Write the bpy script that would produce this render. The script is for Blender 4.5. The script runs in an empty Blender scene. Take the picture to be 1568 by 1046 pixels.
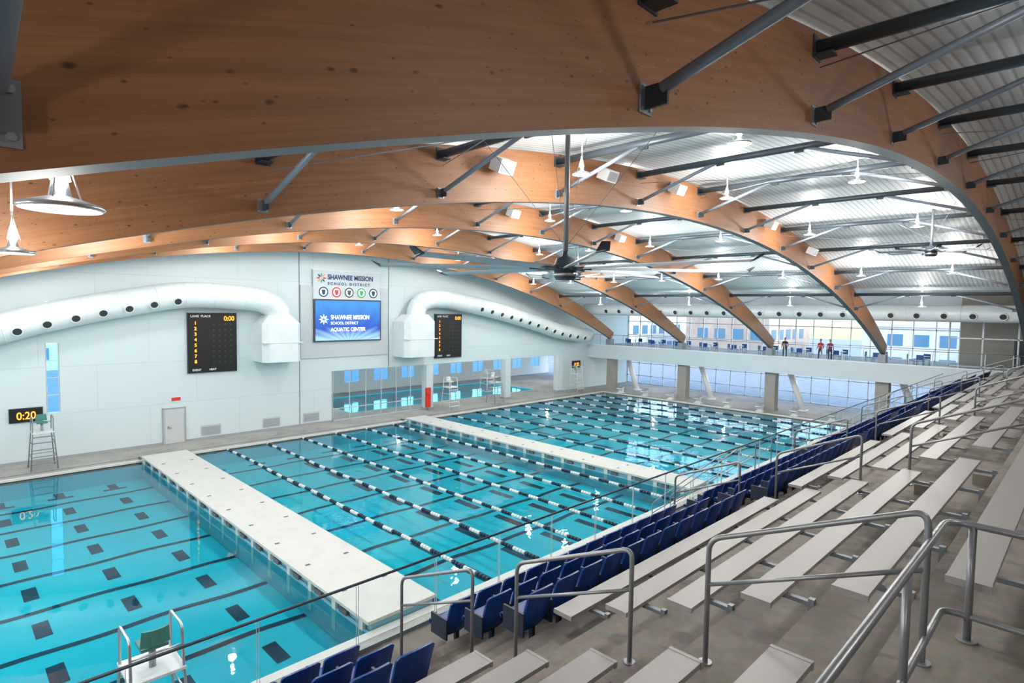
import bpy, bmesh, math, random
from mathutils import Vector, Matrix
random.seed(7)
S=bpy.context.scene
COL=S.collection
# ------------------------------------------------------------------ helpers
class MB:
    def __init__(s): s.v=[];s.f=[];s.m=[];s.sm=[];s.uv={};s.mats=[]
    def mi(s,mat):
        if mat not in s.mats: s.mats.append(mat)
        return s.mats.index(mat)
    def face(s,idx,mat,smooth=False,uv=None):
        s.f.append(tuple(idx));s.m.append(s.mi(mat));s.sm.append(smooth)
        if uv: s.uv[len(s.f)-1]=uv
    def poly(s,pts,mat,smooth=False,uv=None):
        b=len(s.v);s.v+= [tuple(p) for p in pts];s.face(range(b,b+len(pts)),mat,smooth,uv)
    def box(s,a,b,mat,M=None):
        x0,y0,z0=a;x1,y1,z1=b
        if x0>x1:x0,x1=x1,x0
        if y0>y1:y0,y1=y1,y0
        if z0>z1:z0,z1=z1,z0
        P=[Vector(p) for p in [(x0,y0,z0),(x1,y0,z0),(x1,y1,z0),(x0,y1,z0),(x0,y0,z1),(x1,y0,z1),(x1,y1,z1),(x0,y1,z1)]]
        if M is not None: P=[M@p for p in P]
        k=len(s.v);s.v+=[tuple(p) for p in P]
        for q in [(0,3,2,1),(4,5,6,7),(0,1,5,4),(1,2,6,5),(2,3,7,6),(3,0,4,7)]: s.face([k+i for i in q],mat)
    def cyl(s,p0,p1,r0,mat,r1=None,n=12,caps=True,smooth=True):
        p0=Vector(p0);p1=Vector(p1);r1=r0 if r1 is None else r1
        s.tube([p0,p1],[r0,r1],mat,n,caps,smooth)
    def tube(s,path,r,mat,n=10,caps=True,smooth=True):
        path=[Vector(p) for p in path]
        R=r if isinstance(r,(list,tuple)) else [r]*len(path)
        rings=[];prev=None
        for i,p in enumerate(path):
            if i==0:t=path[1]-p
            elif i==len(path)-1:t=p-path[i-1]
            else:t=(path[i+1]-p).normalized()+(p-path[i-1]).normalized()
            t.normalize()
            if prev is None:
                a=Vector((0,0,1)) if abs(t.z)<.9 else Vector((1,0,0))
                u=t.cross(a).normalized()
            else:
                u=prev-t*prev.dot(t);u.normalize()
            prev=u;w=t.cross(u)
            k=len(s.v);rings.append(k)
            for j in range(n):
                a=2*math.pi*j/n
                s.v.append(tuple(p+(u*math.cos(a)+w*math.sin(a))*R[i]))
        for i in range(len(path)-1):
            for j in range(n):
                a,b=rings[i],rings[i+1];j2=(j+1)%n
                s.face((a+j,a+j2,b+j2,b+j),mat,smooth)
        if caps:
            s.face([rings[0]+j for j in reversed(range(n))],mat)
            s.face([rings[-1]+j for j in range(n)],mat)
    def lathe(s,c,prof,mat,n=20,smooth=True):
        c=Vector(c);rings=[]
        for r,z in prof:
            k=len(s.v);rings.append(k)
            for j in range(n):
                a=2*math.pi*j/n;s.v.append(tuple(c+Vector((r*math.cos(a),r*math.sin(a),z))))
        for i in range(len(prof)-1):
            m=mat[i] if isinstance(mat,list) else mat
            for j in range(n):
                j2=(j+1)%n;a,b=rings[i],rings[i+1];s.face((a+j,a+j2,b+j2,b+j),m,smooth)
    def ell(s,c,r,mat,n=14,m=10,M=None):
        c=Vector(c);k=len(s.v)
        for i in range(m+1):
            th=math.pi*i/m
            for j in range(n):
                a=2*math.pi*j/n
                p=Vector((r[0]*math.sin(th)*math.cos(a),r[1]*math.sin(th)*math.sin(a),r[2]*math.cos(th)))+c
                if M is not None:p=M@p
                s.v.append(tuple(p))
        for i in range(m):
            for j in range(n):
                j2=(j+1)%n;s.face((k+i*n+j,k+(i+1)*n+j,k+(i+1)*n+j2,k+i*n+j2),mat,True)
    def obj(s,name,parent=None,loc=None):
        me=bpy.data.meshes.new(name);me.from_pydata(s.v,[],s.f)
        for m in s.mats: me.materials.append(m)
        me.polygons.foreach_set('material_index',s.m);me.polygons.foreach_set('use_smooth',s.sm)
        if s.uv:
            L=me.uv_layers.new(name='UVMap')
            for fi,uv in s.uv.items():
                for li,c in zip(me.polygons[fi].loop_indices,uv): L.data[li].uv=c
        me.update()
        o=bpy.data.objects.new(name,me);COL.objects.link(o)
        if parent:o.parent=parent
        if loc:o.location=loc
        return o
def inst(src,name,loc,rz=0,sc=1,parent=None):
    o=bpy.data.objects.new(name,src.data);COL.objects.link(o);o.location=loc;o.rotation_euler[2]=rz;o.scale=(sc,sc,sc)
    if parent:o.parent=parent
    return o
def empty(name,loc=(0,0,0)):
    o=bpy.data.objects.new(name,None);COL.objects.link(o);o.location=loc;o.empty_display_size=.2;return o
def mat(name,col,rough=.5,metal=0,emit=None,es=0,noise=0,nscale=3,bump=0,spec=None,coords='Object'):
    m=bpy.data.materials.new(name);m.use_nodes=True;nt=m.node_tree;b=nt.nodes['Principled BSDF']
    b.inputs['Base Color'].default_value=(*col,1);b.inputs['Roughness'].default_value=rough;b.inputs['Metallic'].default_value=metal
    if spec is not None:b.inputs['Specular IOR Level'].default_value=spec
    if emit:
        b.inputs['Emission Color'].default_value=(*emit,1);b.inputs['Emission Strength'].default_value=es
    if noise or bump:
        tc=nt.nodes.new('ShaderNodeTexCoord');nz=nt.nodes.new('ShaderNodeTexNoise');nz.inputs['Scale'].default_value=nscale;nz.inputs['Detail'].default_value=6
        nt.links.new(tc.outputs[coords],nz.inputs['Vector'])
        if noise:
            r=nt.nodes.new('ShaderNodeValToRGB');r.color_ramp.elements[0].position=.3;r.color_ramp.elements[1].position=.7
            r.color_ramp.elements[0].color=(*[c*(1-noise) for c in col],1);r.color_ramp.elements[1].color=(*[min(1,c*(1+noise*.5)) for c in col],1)
            nt.links.new(nz.outputs['Fac'],r.inputs[0]);nt.links.new(r.outputs[0],b.inputs['Base Color'])
        if bump:
            bm=nt.nodes.new('ShaderNodeBump');bm.inputs['Strength'].default_value=bump;bm.inputs['Distance'].default_value=.02
            nt.links.new(nz.outputs['Fac'],bm.inputs['Height']);nt.links.new(bm.outputs[0],b.inputs['Normal'])
    return m
def N(nt,t,**k):
    n=nt.nodes.new(t)
    for a,v in k.items():
        if a in n.inputs: n.inputs[a].default_value=v
        else: setattr(n,a,v)
    return n
# ------------------------------------------------------------------ materials
M_white=mat('white_paint',(.76,.79,.81),.45)
M_duct=mat('duct_white',(.76,.83,.86),.35,noise=.05,nscale=1)
M_steel=mat('galvanised_steel',(.26,.29,.32),.45,.4)
M_strut=mat('strut_paint',(.25,.30,.37),.4,.2)
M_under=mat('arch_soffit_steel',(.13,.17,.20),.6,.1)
M_purlin=mat('purlin_paint',(.08,.105,.13),.4,.3)
M_dark=mat('dark_steel',(.05,.065,.085),.4,.3)
M_ss=mat('brushed_stainless',(.50,.51,.53),.30,.85)
M_railp=mat('grey_rail_paint',(.28,.29,.31),.35,.5)
M_seat=mat('blue_plastic',(.004,.055,.27),.35)
M_seatd=mat('seat_bracket',(.02,.03,.06),.5)
M_bench=mat('anodised_aluminium_bench',(.36,.345,.335),.42,.15)
M_black=mat('black_board',(.005,.005,.006),.45)
M_amber=mat('amber_led',(.9,.35,.02),.5,emit=(1,.28,.02),es=1.8)
M_navy=mat('navy_ink',(.015,.04,.14),.5)
M_red=mat('red_paint',(.65,.03,.02),.5)
M_green=mat('green_paint',(.05,.4,.15),.5)
M_orange=mat('orange_paint',(.9,.35,.03),.5)
M_frame=mat('window_frame',(.58,.63,.68),.4,.3)
M_panel=mat('sign_panel',(.52,.58,.62),.5)
M_vent=mat('vent_grey',(.34,.37,.40),.5)
M_hole=mat('nozzle_dark',(.03,.035,.04),.6)
M_lamp=mat('lamp_lens_and_glow',(1,1,1),.5,emit=(1,.95,.88),es=8)
M_lampb=mat('lamp_housing',(.45,.46,.48),.3,.7)
M_floatW=mat('float_white',(.80,.82,.82),.4)
M_floatB=mat('float_navy',(.006,.015,.05),.4)
M_teal=mat('teal_cushion',(.05,.22,.20),.5)
M_col=mat('column_concrete',(.32,.31,.29),.7,noise=.1,nscale=2)
M_fascia=mat('fascia_paint',(.56,.66,.72),.5,noise=.04,nscale=.6)
M_brown=mat('beige_wall',(.38,.33,.28),.7,noise=.08,nscale=1)
M_door=mat('door_paint',(.55,.58,.60),.4)
M_dark_line=mat('joint_dark',(.12,.13,.14),.7)
M_asphalt=mat('asphalt',(.26,.29,.33),.9,noise=.15,nscale=1)
M_brick=mat('brick_exterior',(.36,.30,.27),.8,noise=.2,nscale=.6)
M_stone=mat('stone_exterior',(.46,.48,.50),.8,noise=.1,nscale=.4)
M_wing=mat('window_dark_glass',(.08,.20,.34),.1,.2)
def concrete(name,c0,c1,sc,speck=0,p=(.40,.60)):
    m=bpy.data.materials.new(name);m.use_nodes=True;nt=m.node_tree;b=nt.nodes['Principled BSDF'];b.inputs['Roughness'].default_value=.75
    tc=N(nt,'ShaderNodeTexCoord');n1=N(nt,'ShaderNodeTexNoise',Scale=sc,Detail=10.0,Roughness=.65);n2=N(nt,'ShaderNodeTexNoise',Scale=sc*14,Detail=4.0)
    nt.links.new(tc.outputs['Object'],n1.inputs['Vector']);nt.links.new(tc.outputs['Object'],n2.inputs['Vector'])
    r=N(nt,'ShaderNodeValToRGB');e=r.color_ramp.elements;e[0].position=p[0];e[0].color=(*c0,1);e[1].position=p[1];e[1].color=(*c1,1)
    nt.links.new(n1.outputs['Fac'],r.inputs[0])
    mx=N(nt,'ShaderNodeMix',data_type='RGBA',blend_type='OVERLAY');mx.inputs[0].default_value=.35
    nt.links.new(r.outputs[0],mx.inputs[6]);nt.links.new(n2.outputs['Color'],mx.inputs[7])
    hs=N(nt,'ShaderNodeHueSaturation',Saturation=.9);nt.links.new(mx.outputs[2],hs.inputs['Color']);nt.links.new(hs.outputs[0],b.inputs['Base Color'])
    bm=N(nt,'ShaderNodeBump',Strength=.15,Distance=.01);nt.links.new(n2.outputs['Fac'],bm.inputs['Height']);nt.links.new(bm.outputs[0],b.inputs['Normal'])
    return m
M_tread=concrete('stand_concrete',(.080,.065,.053),(.225,.196,.170),.6,p=(.39,.53))
M_deck=concrete('pool_deck',(.30,.29,.27),(.40,.39,.37),.4)
def glass(name,tint=(.90,.96,.99),lo=.03,hi=.35):
    m=bpy.data.materials.new(name);m.use_nodes=True;nt=m.node_tree;nt.nodes.clear()
    o=N(nt,'ShaderNodeOutputMaterial');t=N(nt,'ShaderNodeBsdfTransparent');t.inputs[0].default_value=(*tint,1)
    g=N(nt,'ShaderNodeBsdfGlossy',Roughness=.02);mx=N(nt,'ShaderNodeMixShader');lw=N(nt,'ShaderNodeLayerWeight',Blend=.5)
    pw=N(nt,'ShaderNodeMath',operation='POWER');pw.inputs[1].default_value=4;ma=N(nt,'ShaderNodeMath',operation='MULTIPLY_ADD');ma.inputs[1].default_value=hi-lo;ma.inputs[2].default_value=lo
    nt.links.new(lw.outputs['Facing'],pw.inputs[0]);nt.links.new(pw.outputs[0],ma.inputs[0]);nt.links.new(ma.outputs[0],mx.inputs[0]);nt.links.new(t.outputs[0],mx.inputs[1]);nt.links.new(g.outputs[0],mx.inputs[2]);nt.links.new(mx.outputs[0],o.inputs[0])
    return m
M_glass=glass('clear_glass')
M_bal=glass('balustrade_glass',(.92,.97,.98),.02,.14)
# water (calmer in the near pool, rippled further along)
M_water=bpy.data.materials.new('pool_water');M_water.use_nodes=True;nt=M_water.node_tree;nt.nodes.clear()
o=N(nt,'ShaderNodeOutputMaterial');t=N(nt,'ShaderNodeBsdfTransparent');t.inputs[0].default_value=(.62,.98,1.0,1)
g=N(nt,'ShaderNodeBsdfGlossy',Roughness=.02);mx=N(nt,'ShaderNodeMixShader');fr=N(nt,'ShaderNodeFresnel',IOR=1.34)
tc=N(nt,'ShaderNodeTexCoord');nz=N(nt,'ShaderNodeTexNoise',Scale=.9,Detail=3.0,Roughness=.55);nt.links.new(tc.outputs['Object'],nz.inputs['Vector'])
sx_=N(nt,'ShaderNodeSeparateXYZ');nt.links.new(tc.outputs['Object'],sx_.inputs[0])
mr=N(nt,'ShaderNodeMapRange');mr.inputs[1].default_value=7;mr.inputs[2].default_value=12;mr.inputs[3].default_value=.07;mr.inputs[4].default_value=.32
nt.links.new(sx_.outputs[0],mr.inputs[0])
bm=N(nt,'ShaderNodeBump',Strength=.35,Distance=.05);nt.links.new(mr.outputs[0],bm.inputs['Strength']);nt.links.new(nz.outputs['Fac'],bm.inputs['Height'])
nt.links.new(bm.outputs[0],g.inputs['Normal']);nt.links.new(bm.outputs[0],fr.inputs['Normal'])
nt.links.new(fr.outputs[0],mx.inputs[0]);nt.links.new(t.outputs[0],mx.inputs[1]);nt.links.new(g.outputs[0],mx.inputs[2]);nt.links.new(mx.outputs[0],o.inputs[0])
# pool tile
def pooltile(name,c0,c1):
    m=bpy.data.materials.new(name);m.use_nodes=True;nt=m.node_tree;b=nt.nodes['Principled BSDF'];b.inputs['Roughness'].default_value=.5
    tc=N(nt,'ShaderNodeTexCoord');n1=N(nt,'ShaderNodeTexNoise',Scale=.12,Detail=3.0);nt.links.new(tc.outputs['Object'],n1.inputs['Vector'])
    r=N(nt,'ShaderNodeValToRGB');e=r.color_ramp.elements;e[0].position=.35;e[0].color=(*c0,1);e[1].position=.65;e[1].color=(*c1,1)
    nt.links.new(n1.outputs['Fac'],r.inputs[0]);nt.links.new(r.outputs[0],b.inputs['Base Color']);return m
M_pool=pooltile('pool_plaster',(.01,.56,.72),(.02,.64,.78))
M_pooll=mat('pool_wall_tile',(.08,.62,.76),.4)
M_line=mat('lane_line_tile',(.001,.018,.06),.5)
M_bulk=mat('bulkhead_white',(.64,.64,.615),.5,noise=.05,nscale=2)
M_bulks=mat('bulkhead_side',(.20,.46,.56),.5)
# wall panels
def panelmat(name,col,jw,jh):
    m=bpy.data.materials.new(name);m.use_nodes=True;nt=m.node_tree;b=nt.nodes['Principled BSDF'];b.inputs['Roughness'].default_value=.6
    tc=N(nt,'ShaderNodeTexCoord');sp=N(nt,'ShaderNodeSeparateXYZ');ad=N(nt,'ShaderNodeMath',operation='ADD');cb=N(nt,'ShaderNodeCombineXYZ')
    nt.links.new(tc.outputs['Object'],sp.inputs[0]);nt.links.new(sp.outputs[0],ad.inputs[0]);nt.links.new(sp.outputs[1],ad.inputs[1])
    nt.links.new(ad.outputs[0],cb.inputs[0]);nt.links.new(sp.outputs[2],cb.inputs[1])
    br=N(nt,'ShaderNodeTexBrick',Scale=1.0);br.inputs['Brick Width'].default_value=jw;br.inputs['Row Height'].default_value=jh;br.inputs['Mortar Size'].default_value=.012
    br.inputs['Color1'].default_value=(*col,1);br.inputs['Color2'].default_value=(*[c*.97 for c in col],1);br.inputs['Mortar'].default_value=(*[c*.80 for c in col],1)
    nt.links.new(cb.outputs[0],br.inputs['Vector']);nt.links.new(br.outputs[0],b.inputs['Base Color']);return m
M_wall=panelmat('wall_panels',(.62,.73,.77),5.2,2.6)
M_wall2=panelmat('wall_panels_plain',(.66,.72,.76),6,3)
# roof deck: ribbed
M_roof=bpy.data.materials.new('ribbed_roof_deck');M_roof.use_nodes=True;nt=M_roof.node_tree;b=nt.nodes['Principled BSDF'];b.inputs['Roughness'].default_value=.55
tc=N(nt,'ShaderNodeTexCoord');w=N(nt,'ShaderNodeTexWave',wave_type='BANDS',bands_direction='Y',Scale=1.5);nt.links.new(tc.outputs['Object'],w.inputs['Vector'])
r=N(nt,'ShaderNodeValToRGB');e=r.color_ramp.elements;e[0].position=.03;e[0].color=(.42,.46,.49,1);e[1].position=.25;e[1].color=(.66,.72,.75,1)
nt.links.new(w.outputs['Fac'],r.inputs[0]);nt.links.new(r.outputs[0],b.inputs['Base Color'])
bm=N(nt,'ShaderNodeBump',Strength=.2,Distance=.03);nt.links.new(w.outputs['Fac'],bm.inputs['Height']);nt.links.new(bm.outputs[0],b.inputs['Normal'])
# glulam
M_wood=bpy.data.materials.new('glulam_timber');M_wood.use_nodes=True;nt=M_wood.node_tree;b=nt.nodes['Principled BSDF'];b.inputs['Roughness'].default_value=.5
tc=N(nt,'ShaderNodeTexCoord')
mp=N(nt,'ShaderNodeMapping');mp.inputs['Scale'].default_value=(.35,7,1);nt.links.new(tc.outputs['UV'],mp.inputs[0])
n1=N(nt,'ShaderNodeTexNoise',Scale=1.6,Detail=8.0,Roughness=.65);nt.links.new(mp.outputs[0],n1.inputs['Vector'])
br=N(nt,'ShaderNodeTexBrick',Scale=1.0);br.inputs['Brick Width'].default_value=6;br.inputs['Row Height'].default_value=.038;br.inputs['Mortar Size'].default_value=.0008
br.inputs['Color1'].default_value=(.335,.150,.064,1);br.inputs['Color2'].default_value=(.300,.130,.053,1);br.inputs['Mortar'].default_value=(.24,.10,.038,1);br.inputs['Bias'].default_value=0
nt.links.new(tc.outputs['UV'],br.inputs['Vector'])
r=N(nt,'ShaderNodeValToRGB');e=r.color_ramp.elements;e[0].position=.3;e[0].color=(.70,.68,.66,1);e[1].position=.7;e[1].color=(1.12,1.12,1.12,1);nt.links.new(n1.outputs['Fac'],r.inputs[0])
mx=N(nt,'ShaderNodeMix',data_type='RGBA',blend_type='MULTIPLY');mx.inputs[0].default_value=.8;nt.links.new(br.outputs[0],mx.inputs[6]);nt.links.new(r.outputs[0],mx.inputs[7])
def knots(sc,p0,p1,src,fac):
    mp2=N(nt,'ShaderNodeMapping');mp2.inputs['Scale'].default_value=sc;nt.links.new(tc.outputs['UV'],mp2.inputs[0])
    vo=N(nt,'ShaderNodeTexVoronoi',Scale=1.0);nt.links.new(mp2.outputs[0],vo.inputs['Vector'])
    kr=N(nt,'ShaderNodeValToRGB');e=kr.color_ramp.elements;e[0].position=p0;e[0].color=(.10,.08,.07,1);e[1].position=p1;e[1].color=(1,1,1,1);nt.links.new(vo.outputs['Distance'],kr.inputs[0])
    m2=N(nt,'ShaderNodeMix',data_type='RGBA',blend_type='MULTIPLY');m2.inputs[0].default_value=fac;nt.links.new(src,m2.inputs[6]);nt.links.new(kr.outputs[0],m2.inputs[7]);return m2.outputs[2]
k1=knots((3.6,7,1),.05,.13,mx.outputs[2],.85);k2=knots((7.3,15,1),.05,.13,k1,.7)
nt.links.new(k2,b.inputs['Base Color'])
# video screen
M_screen=bpy.data.materials.new('video_screen_image');M_screen.use_nodes=True;nt=M_screen.node_tree;b=nt.nodes['Principled BSDF']
tc=N(nt,'ShaderNodeTexCoord');mp=N(nt,'ShaderNodeMapping');mp.inputs['Location'].default_value=(-.5,.1,0);nt.links.new(tc.outputs['UV'],mp.inputs[0])
sp=N(nt,'ShaderNodeSeparateXYZ');nt.links.new(mp.outputs[0],sp.inputs[0]);at=N(nt,'ShaderNodeMath',operation='ARCTAN2');nt.links.new(sp.outputs[0],at.inputs[0]);nt.links.new(sp.outputs[1],at.inputs[1])
sn=N(nt,'ShaderNodeMath',operation='MULTIPLY');sn.inputs[1].default_value=22;nt.links.new(at.outputs[0],sn.inputs[0]);s2=N(nt,'ShaderNodeMath',operation='SINE');nt.links.new(sn.outputs[0],s2.inputs[0])
ml=N(nt,'ShaderNodeMath',operation='MULTIPLY_ADD');ml.inputs[1].default_value=.05;nt.links.new(s2.outputs[0],ml.inputs[0]);nt.links.new(sp.outputs[1],ml.inputs[2])
r=N(nt,'ShaderNodeValToRGB');e=r.color_ramp.elements;e[0].position=.10;e[0].color=(.45,.80,1,1);e[1].position=1;e[1].color=(.05,.32,.85,1)
q=r.color_ramp.elements.new(.42);q.color=(.02,.10,.60,1);nt.links.new(ml.outputs[0],r.inputs[0])
b.inputs['Base Color'].default_value=(0,0,0,1);nt.links.new(r.outputs[0],b.inputs['Emission Color']);b.inputs['Emission Strength'].default_value=.9
M_scrtxt=mat('screen_text',(1,1,1),.5,emit=(.9,.95,1),es=1)

# ------------------------------------------------------------------ constants
AX,AZ,AA=21.2,12.35,.00706
def zb(x): return AZ-AA*(x-AX)**2
DEP=1.4
ARCHY=[-5.4,3.15,11.68,20.2,28.72,37.25]
ST=[.33+4.32*k for k in range(-2,12)];ST[2]=.18
FLATZ=10.35;XBR=43.0
def roofz(x): return max(zb(x)+DEP+.12, FLATZ) if x>AX else zb(x)+DEP+.12
YN,YF=13.3,36.72;X0,XF=-4.0,50.5
WY=40.1;MX=51.9
YR=-9.5;XL=-9.0;XE=60.0
# ------------------------------------------------------------------ walls / roof / floor
mb=MB()
def strip(x0,x1,z0,z1=None,y=WY):
    n=max(1,int((x1-x0)/1.0)) if z1 is None else 1
    for i in range(n):
        a=x0+(x1-x0)*i/n;c=x0+(x1-x0)*(i+1)/n
        za=roofz(a) if z1 is None else z1;zc=roofz(c) if z1 is None else z1
        for yy in (y,y+.3):
            mb.poly([(a,yy,z0),(c,yy,z0),(c,yy,zc),(a,yy,za)],M_wall)
strip(XL,4.4,0);strip(4.4,5.0,0,2.7);strip(4.4,5.0,6.5,8.25);strip(4.4,5.0,8.75);strip(5.0,21.1,0)
strip(21.1,47.6,3.9);strip(47.6,XE,0)
for x in (21.1,47.6): mb.poly([(x,WY,0),(x,WY+.3,0),(x,WY+.3,3.9),(x,WY,3.9)],M_wall)
mb.poly([(21.1,WY,3.9),(47.6,WY,3.9),(47.6,WY+.3,3.9),(21.1,WY+.3,3.9)],M_white)
for a,c,z0,z1 in [(4.4,5.0,2.7,6.5),(4.4,5.0,8.25,8.75)]:
    mb.poly([(a,WY,z0),(a,WY+.3,z0),(a,WY+.3,z1),(a,WY,z1)],M_wall);mb.poly([(c,WY,z0),(c,WY+.3,z0),(c,WY+.3,z1),(c,WY,z1)],M_wall);mb.poly([(a,WY,z0),(c,WY,z0),(c,WY+.3,z0),(a,WY+.3,z0)],M_wall)
mb.obj('wall_left')
def pane(mb,p0,p1,m):
    (x0,y0,z0),(x1,y1,z1)=p0,p1
    mb.poly([(x0,y0,z0),(x1,y1,z0),(x1,y1,z1),(x0,y0,z1)],m)
M_bglass=glass('blue_tinted_glass',(.38,.78,1.0),.05,.4)
for k,(z0,z1,sp_) in enumerate([(2.7,6.5,(3.65,4.6,5.55)),(8.25,8.75,())]):
    mb=MB();pane(mb,(4.42,WY+.05,z0+.02),(4.98,WY+.05,z1-.02),M_bglass)
    for z in sp_: mb.box((4.42,WY+.02,z-.02),(4.98,WY+.08,z+.02),M_frame)
    for x in (4.41,4.95): mb.box((x,WY+.0,z0),(x+.04,WY+.10,z1),M_frame)
    mb.obj('window_%d'%(k+1))
mb=MB();mb.box((XL,YR-.3,0),(XE,YR,14),M_wall2);mb.obj('wall_right')
mb=MB();mb.box((XL-.3,YR,0),(XL,WY,9),M_wall2);mb.obj('wall_near')
# roof
mb=MB();n=70
xs=[XL+(XE-XL)*i/n for i in range(n+1)]
for a,c in zip(xs,xs[1:]):
    mb.poly([(a,YR-.3,roofz(a)),(a,WY+.3,roofz(a)),(c,WY+.3,roofz(c)),(c,YR-.3,roofz(c))],M_roof,True)
    mb.poly([(a,YR-.3,roofz(a)+.3),(c,YR-.3,roofz(c)+.3),(c,WY+.3,roofz(c)+.3),(a,WY+.3,roofz(a)+.3)],M_white)
mb.obj('ceiling')
# arches
def arch(Y,name):
    mb=MB();n=90;xa,xb=XL+.05,MX+.35
    hw=.14
    prev=None;u=0
    for i in range(n+1):
        x=xa+(xb-xa)*i/n
        sl=-2*AA*(x-AX);nn=Vector((-sl,0,1)).normalized()
        d=DEP
        if x>45: d=DEP-(x-45)/(xb-45)*.55
        B=Vector((x,0,zb(x)));T=B+nn*d
        if T.x<xa:T.x=xa
        cur=(B,T,d)
        if prev:
            u2=u+(B-prev[0]).length
            b0,t0,d0=prev
            for sgn in(-1,1):
                y=Y+sgn*hw
                mb.poly([(b0.x,y,b0.z),(B.x,y,B.z),(T.x,y,T.z),(t0.x,y,t0.z)],M_wood,False,[(u,Y),(u2,Y),(u2,Y+d),(u,Y+d0)])
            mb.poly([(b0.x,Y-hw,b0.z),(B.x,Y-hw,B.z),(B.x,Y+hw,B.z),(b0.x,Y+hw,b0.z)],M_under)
            mb.poly([(t0.x,Y-hw,t0.z),(T.x,Y-hw,T.z),(T.x,Y+hw,T.z),(t0.x,Y+hw,t0.z)],M_wood,False,[(u,0),(u2,0),(u2,.3),(u,.3)])
            u=u2
        if i in(0,n):
            mb.poly([(B.x,Y-hw,B.z),(B.x,Y+hw,B.z),(T.x,Y+hw,T.z),(T.x,Y-hw,T.z)],M_wood,False,[(0,0),(.3,0),(.3,d),(0,d)])
        prev=cur
    z=zb(xb)
    mb.box((xb-.5,Y-.26,z-.5),(xb+.25,Y+.26,z+.1),M_steel)
    return mb.obj(name)
for Y in ARCHY: arch(Y,'glulam_arch')
HW=.14
mb=MB()
for x in ST:
    if x<XL+.3 or x>47: continue
    z=zb(x)+DEP-.22
    ys=[YR]+ARCHY+[WY]
    for a,c in zip(ys,ys[1:]):
        a2=a+(HW if a in ARCHY else 0);c2=c-(HW if c in ARCHY else 0)
        mb.cyl((x,a2,z),(x,c2,z),.10,M_purlin,n=10)
mb.obj('roof_purlins')
mb=MB()
for x in ST:
    if x<XL+.3 or x>45: continue
    for Y in ARCHY:
        for sg in(-1,1):
            y0=Y+sg*HW;z0=zb(x)+.24;z1=zb(x)+DEP-.22;y1=Y+sg*3.1
            if not(YR+.2<y1<WY-.1): continue
            mb.cyl((x,y0+sg*.18,z0+.06),(x,y1,z1),.055,M_strut,n=10)
            mb.box((x-.10,y0,z0-.13),(x+.10,y0+sg*.015,z0+.13),M_steel)
            mb.box((x-.015,y0,z0-.09),(x+.015,y0+sg*.24,z0+.11),M_dark)
            for dx in(-.065,.065):
                for dz in(-.09,.09):
                    mb.cyl((x+dx,y0+sg*.015,z0+dz),(x+dx,y0+sg*.035,z0+dz),.018,M_ss,n=6,smooth=False)
            mb.box((x-.03,y1-.12,z1-.16),(x+.03,y1+.12,z1-.05),M_dark)
            zc=zb(x)+DEP-.22
            mb.box((x-.15,y0,zc-.16),(x+.15,y0+sg*.02,zc+.15),M_dark)
            mb.box((x-.11,y0,zc-.14),(x+.11,y0+sg*.25,zc-.11),M_dark)
mb.obj('roof_struts')
mb=MB()
for Y0_,Y1_ in zip(ARCHY,ARCHY[1:]):
    for i in (3,6,9):
        if i+1<len(ST) and ST[i+1]<44:
            xa,xb=ST[i],ST[i+1]
            mb.cyl((xa,Y0_+.2,zb(xa)+.7),(xb,Y1_-.2,zb(xb)+.9),.010,M_strut,n=6);mb.cyl((xb,Y0_+.2,zb(xb)+.7),(xa,Y1_-.2,zb(xa)+.9),.010,M_strut,n=6)
mb.obj('roof_tie_rods')
# floor deck with pool hole
mb=MB()
def slab(x0,y0,x1,y1,z=.1,m=M_deck,t=.15): mb.box((x0,y0,z-t),(x1,y1,z),m)
slab(XL,YR,XE,YN-.3);slab(XL,YF+.3,XE,WY+.3);slab(XL,YN-.3,X0-.3,YF+.3);slab(XF+.3,YN-.3,XE,YF+.3)
mb.box((X0-.3,YN-.3,-.05),(XF+.3,YN,.11),M_bulk);mb.box((X0-.3,YF,-.05),(XF+.3,YF+.3,.11),M_bulk)
mb.box((X0-.3,YN,-.05),(X0,YF,.11),M_bulk);mb.box((XF,YN,-.05),(XF+.3,YF,.11),M_bulk)
mb.obj('floor')
mb=MB()
mb.box((X0-.6,YF+.75,.1),(XF+.6,YF+.87,.104),M_dark_line);mb.box((X0-.6,YN-.87,.1),(XF+.6,YN-.75,.104),M_dark_line);mb.box((XF+.75,YN-.8,.1),(XF+.87,YF+.8,.104),M_dark_line)
mb.obj('trim_1')
# pool
PZ=-.9
mb=MB()
mb.poly([(X0,YN,PZ),(XF,YN,PZ),(XF,YF,PZ),(X0,YF,PZ)],M_pool)
for a,c in [((X0,YN),(XF,YN)),((XF,YN),(XF,YF)),((XF,YF),(X0,YF)),((X0,YF),(X0,YN))]:
    mb.poly([(*a,PZ),(*c,PZ),(*c,-.12),(*a,-.12)],M_pooll);mb.poly([(*a,-.12),(*c,-.12),(*c,.02),(*a,.02)],M_line)
def wob(x,y): return .05*math.sin(x*1.7+y*.9)+.04*math.sin(x*.7-y*2.3)
def ribbonX(y,w,x0,x1):
    n=int((x1-x0)/.35)
    for i in range(n):
        a=x0+(x1-x0)*i/n;c=x0+(x1-x0)*(i+1)/n;ya=y+wob(a,y);yc=y+wob(c,y)
        mb.poly([(a,ya-w,PZ+.01),(c,yc-w,PZ+.01),(c,yc+w,PZ+.01),(a,ya+w,PZ+.01)],M_line)
LY=[YN+2.9*(k+.5) for k in range(8)]
for k in range(1,8): ribbonX(YN+.55+2.9*k+.35,.12,X0+1,XF-1.5)
B1=(8.04,10.3);B2=(25.36,27.14)
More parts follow.
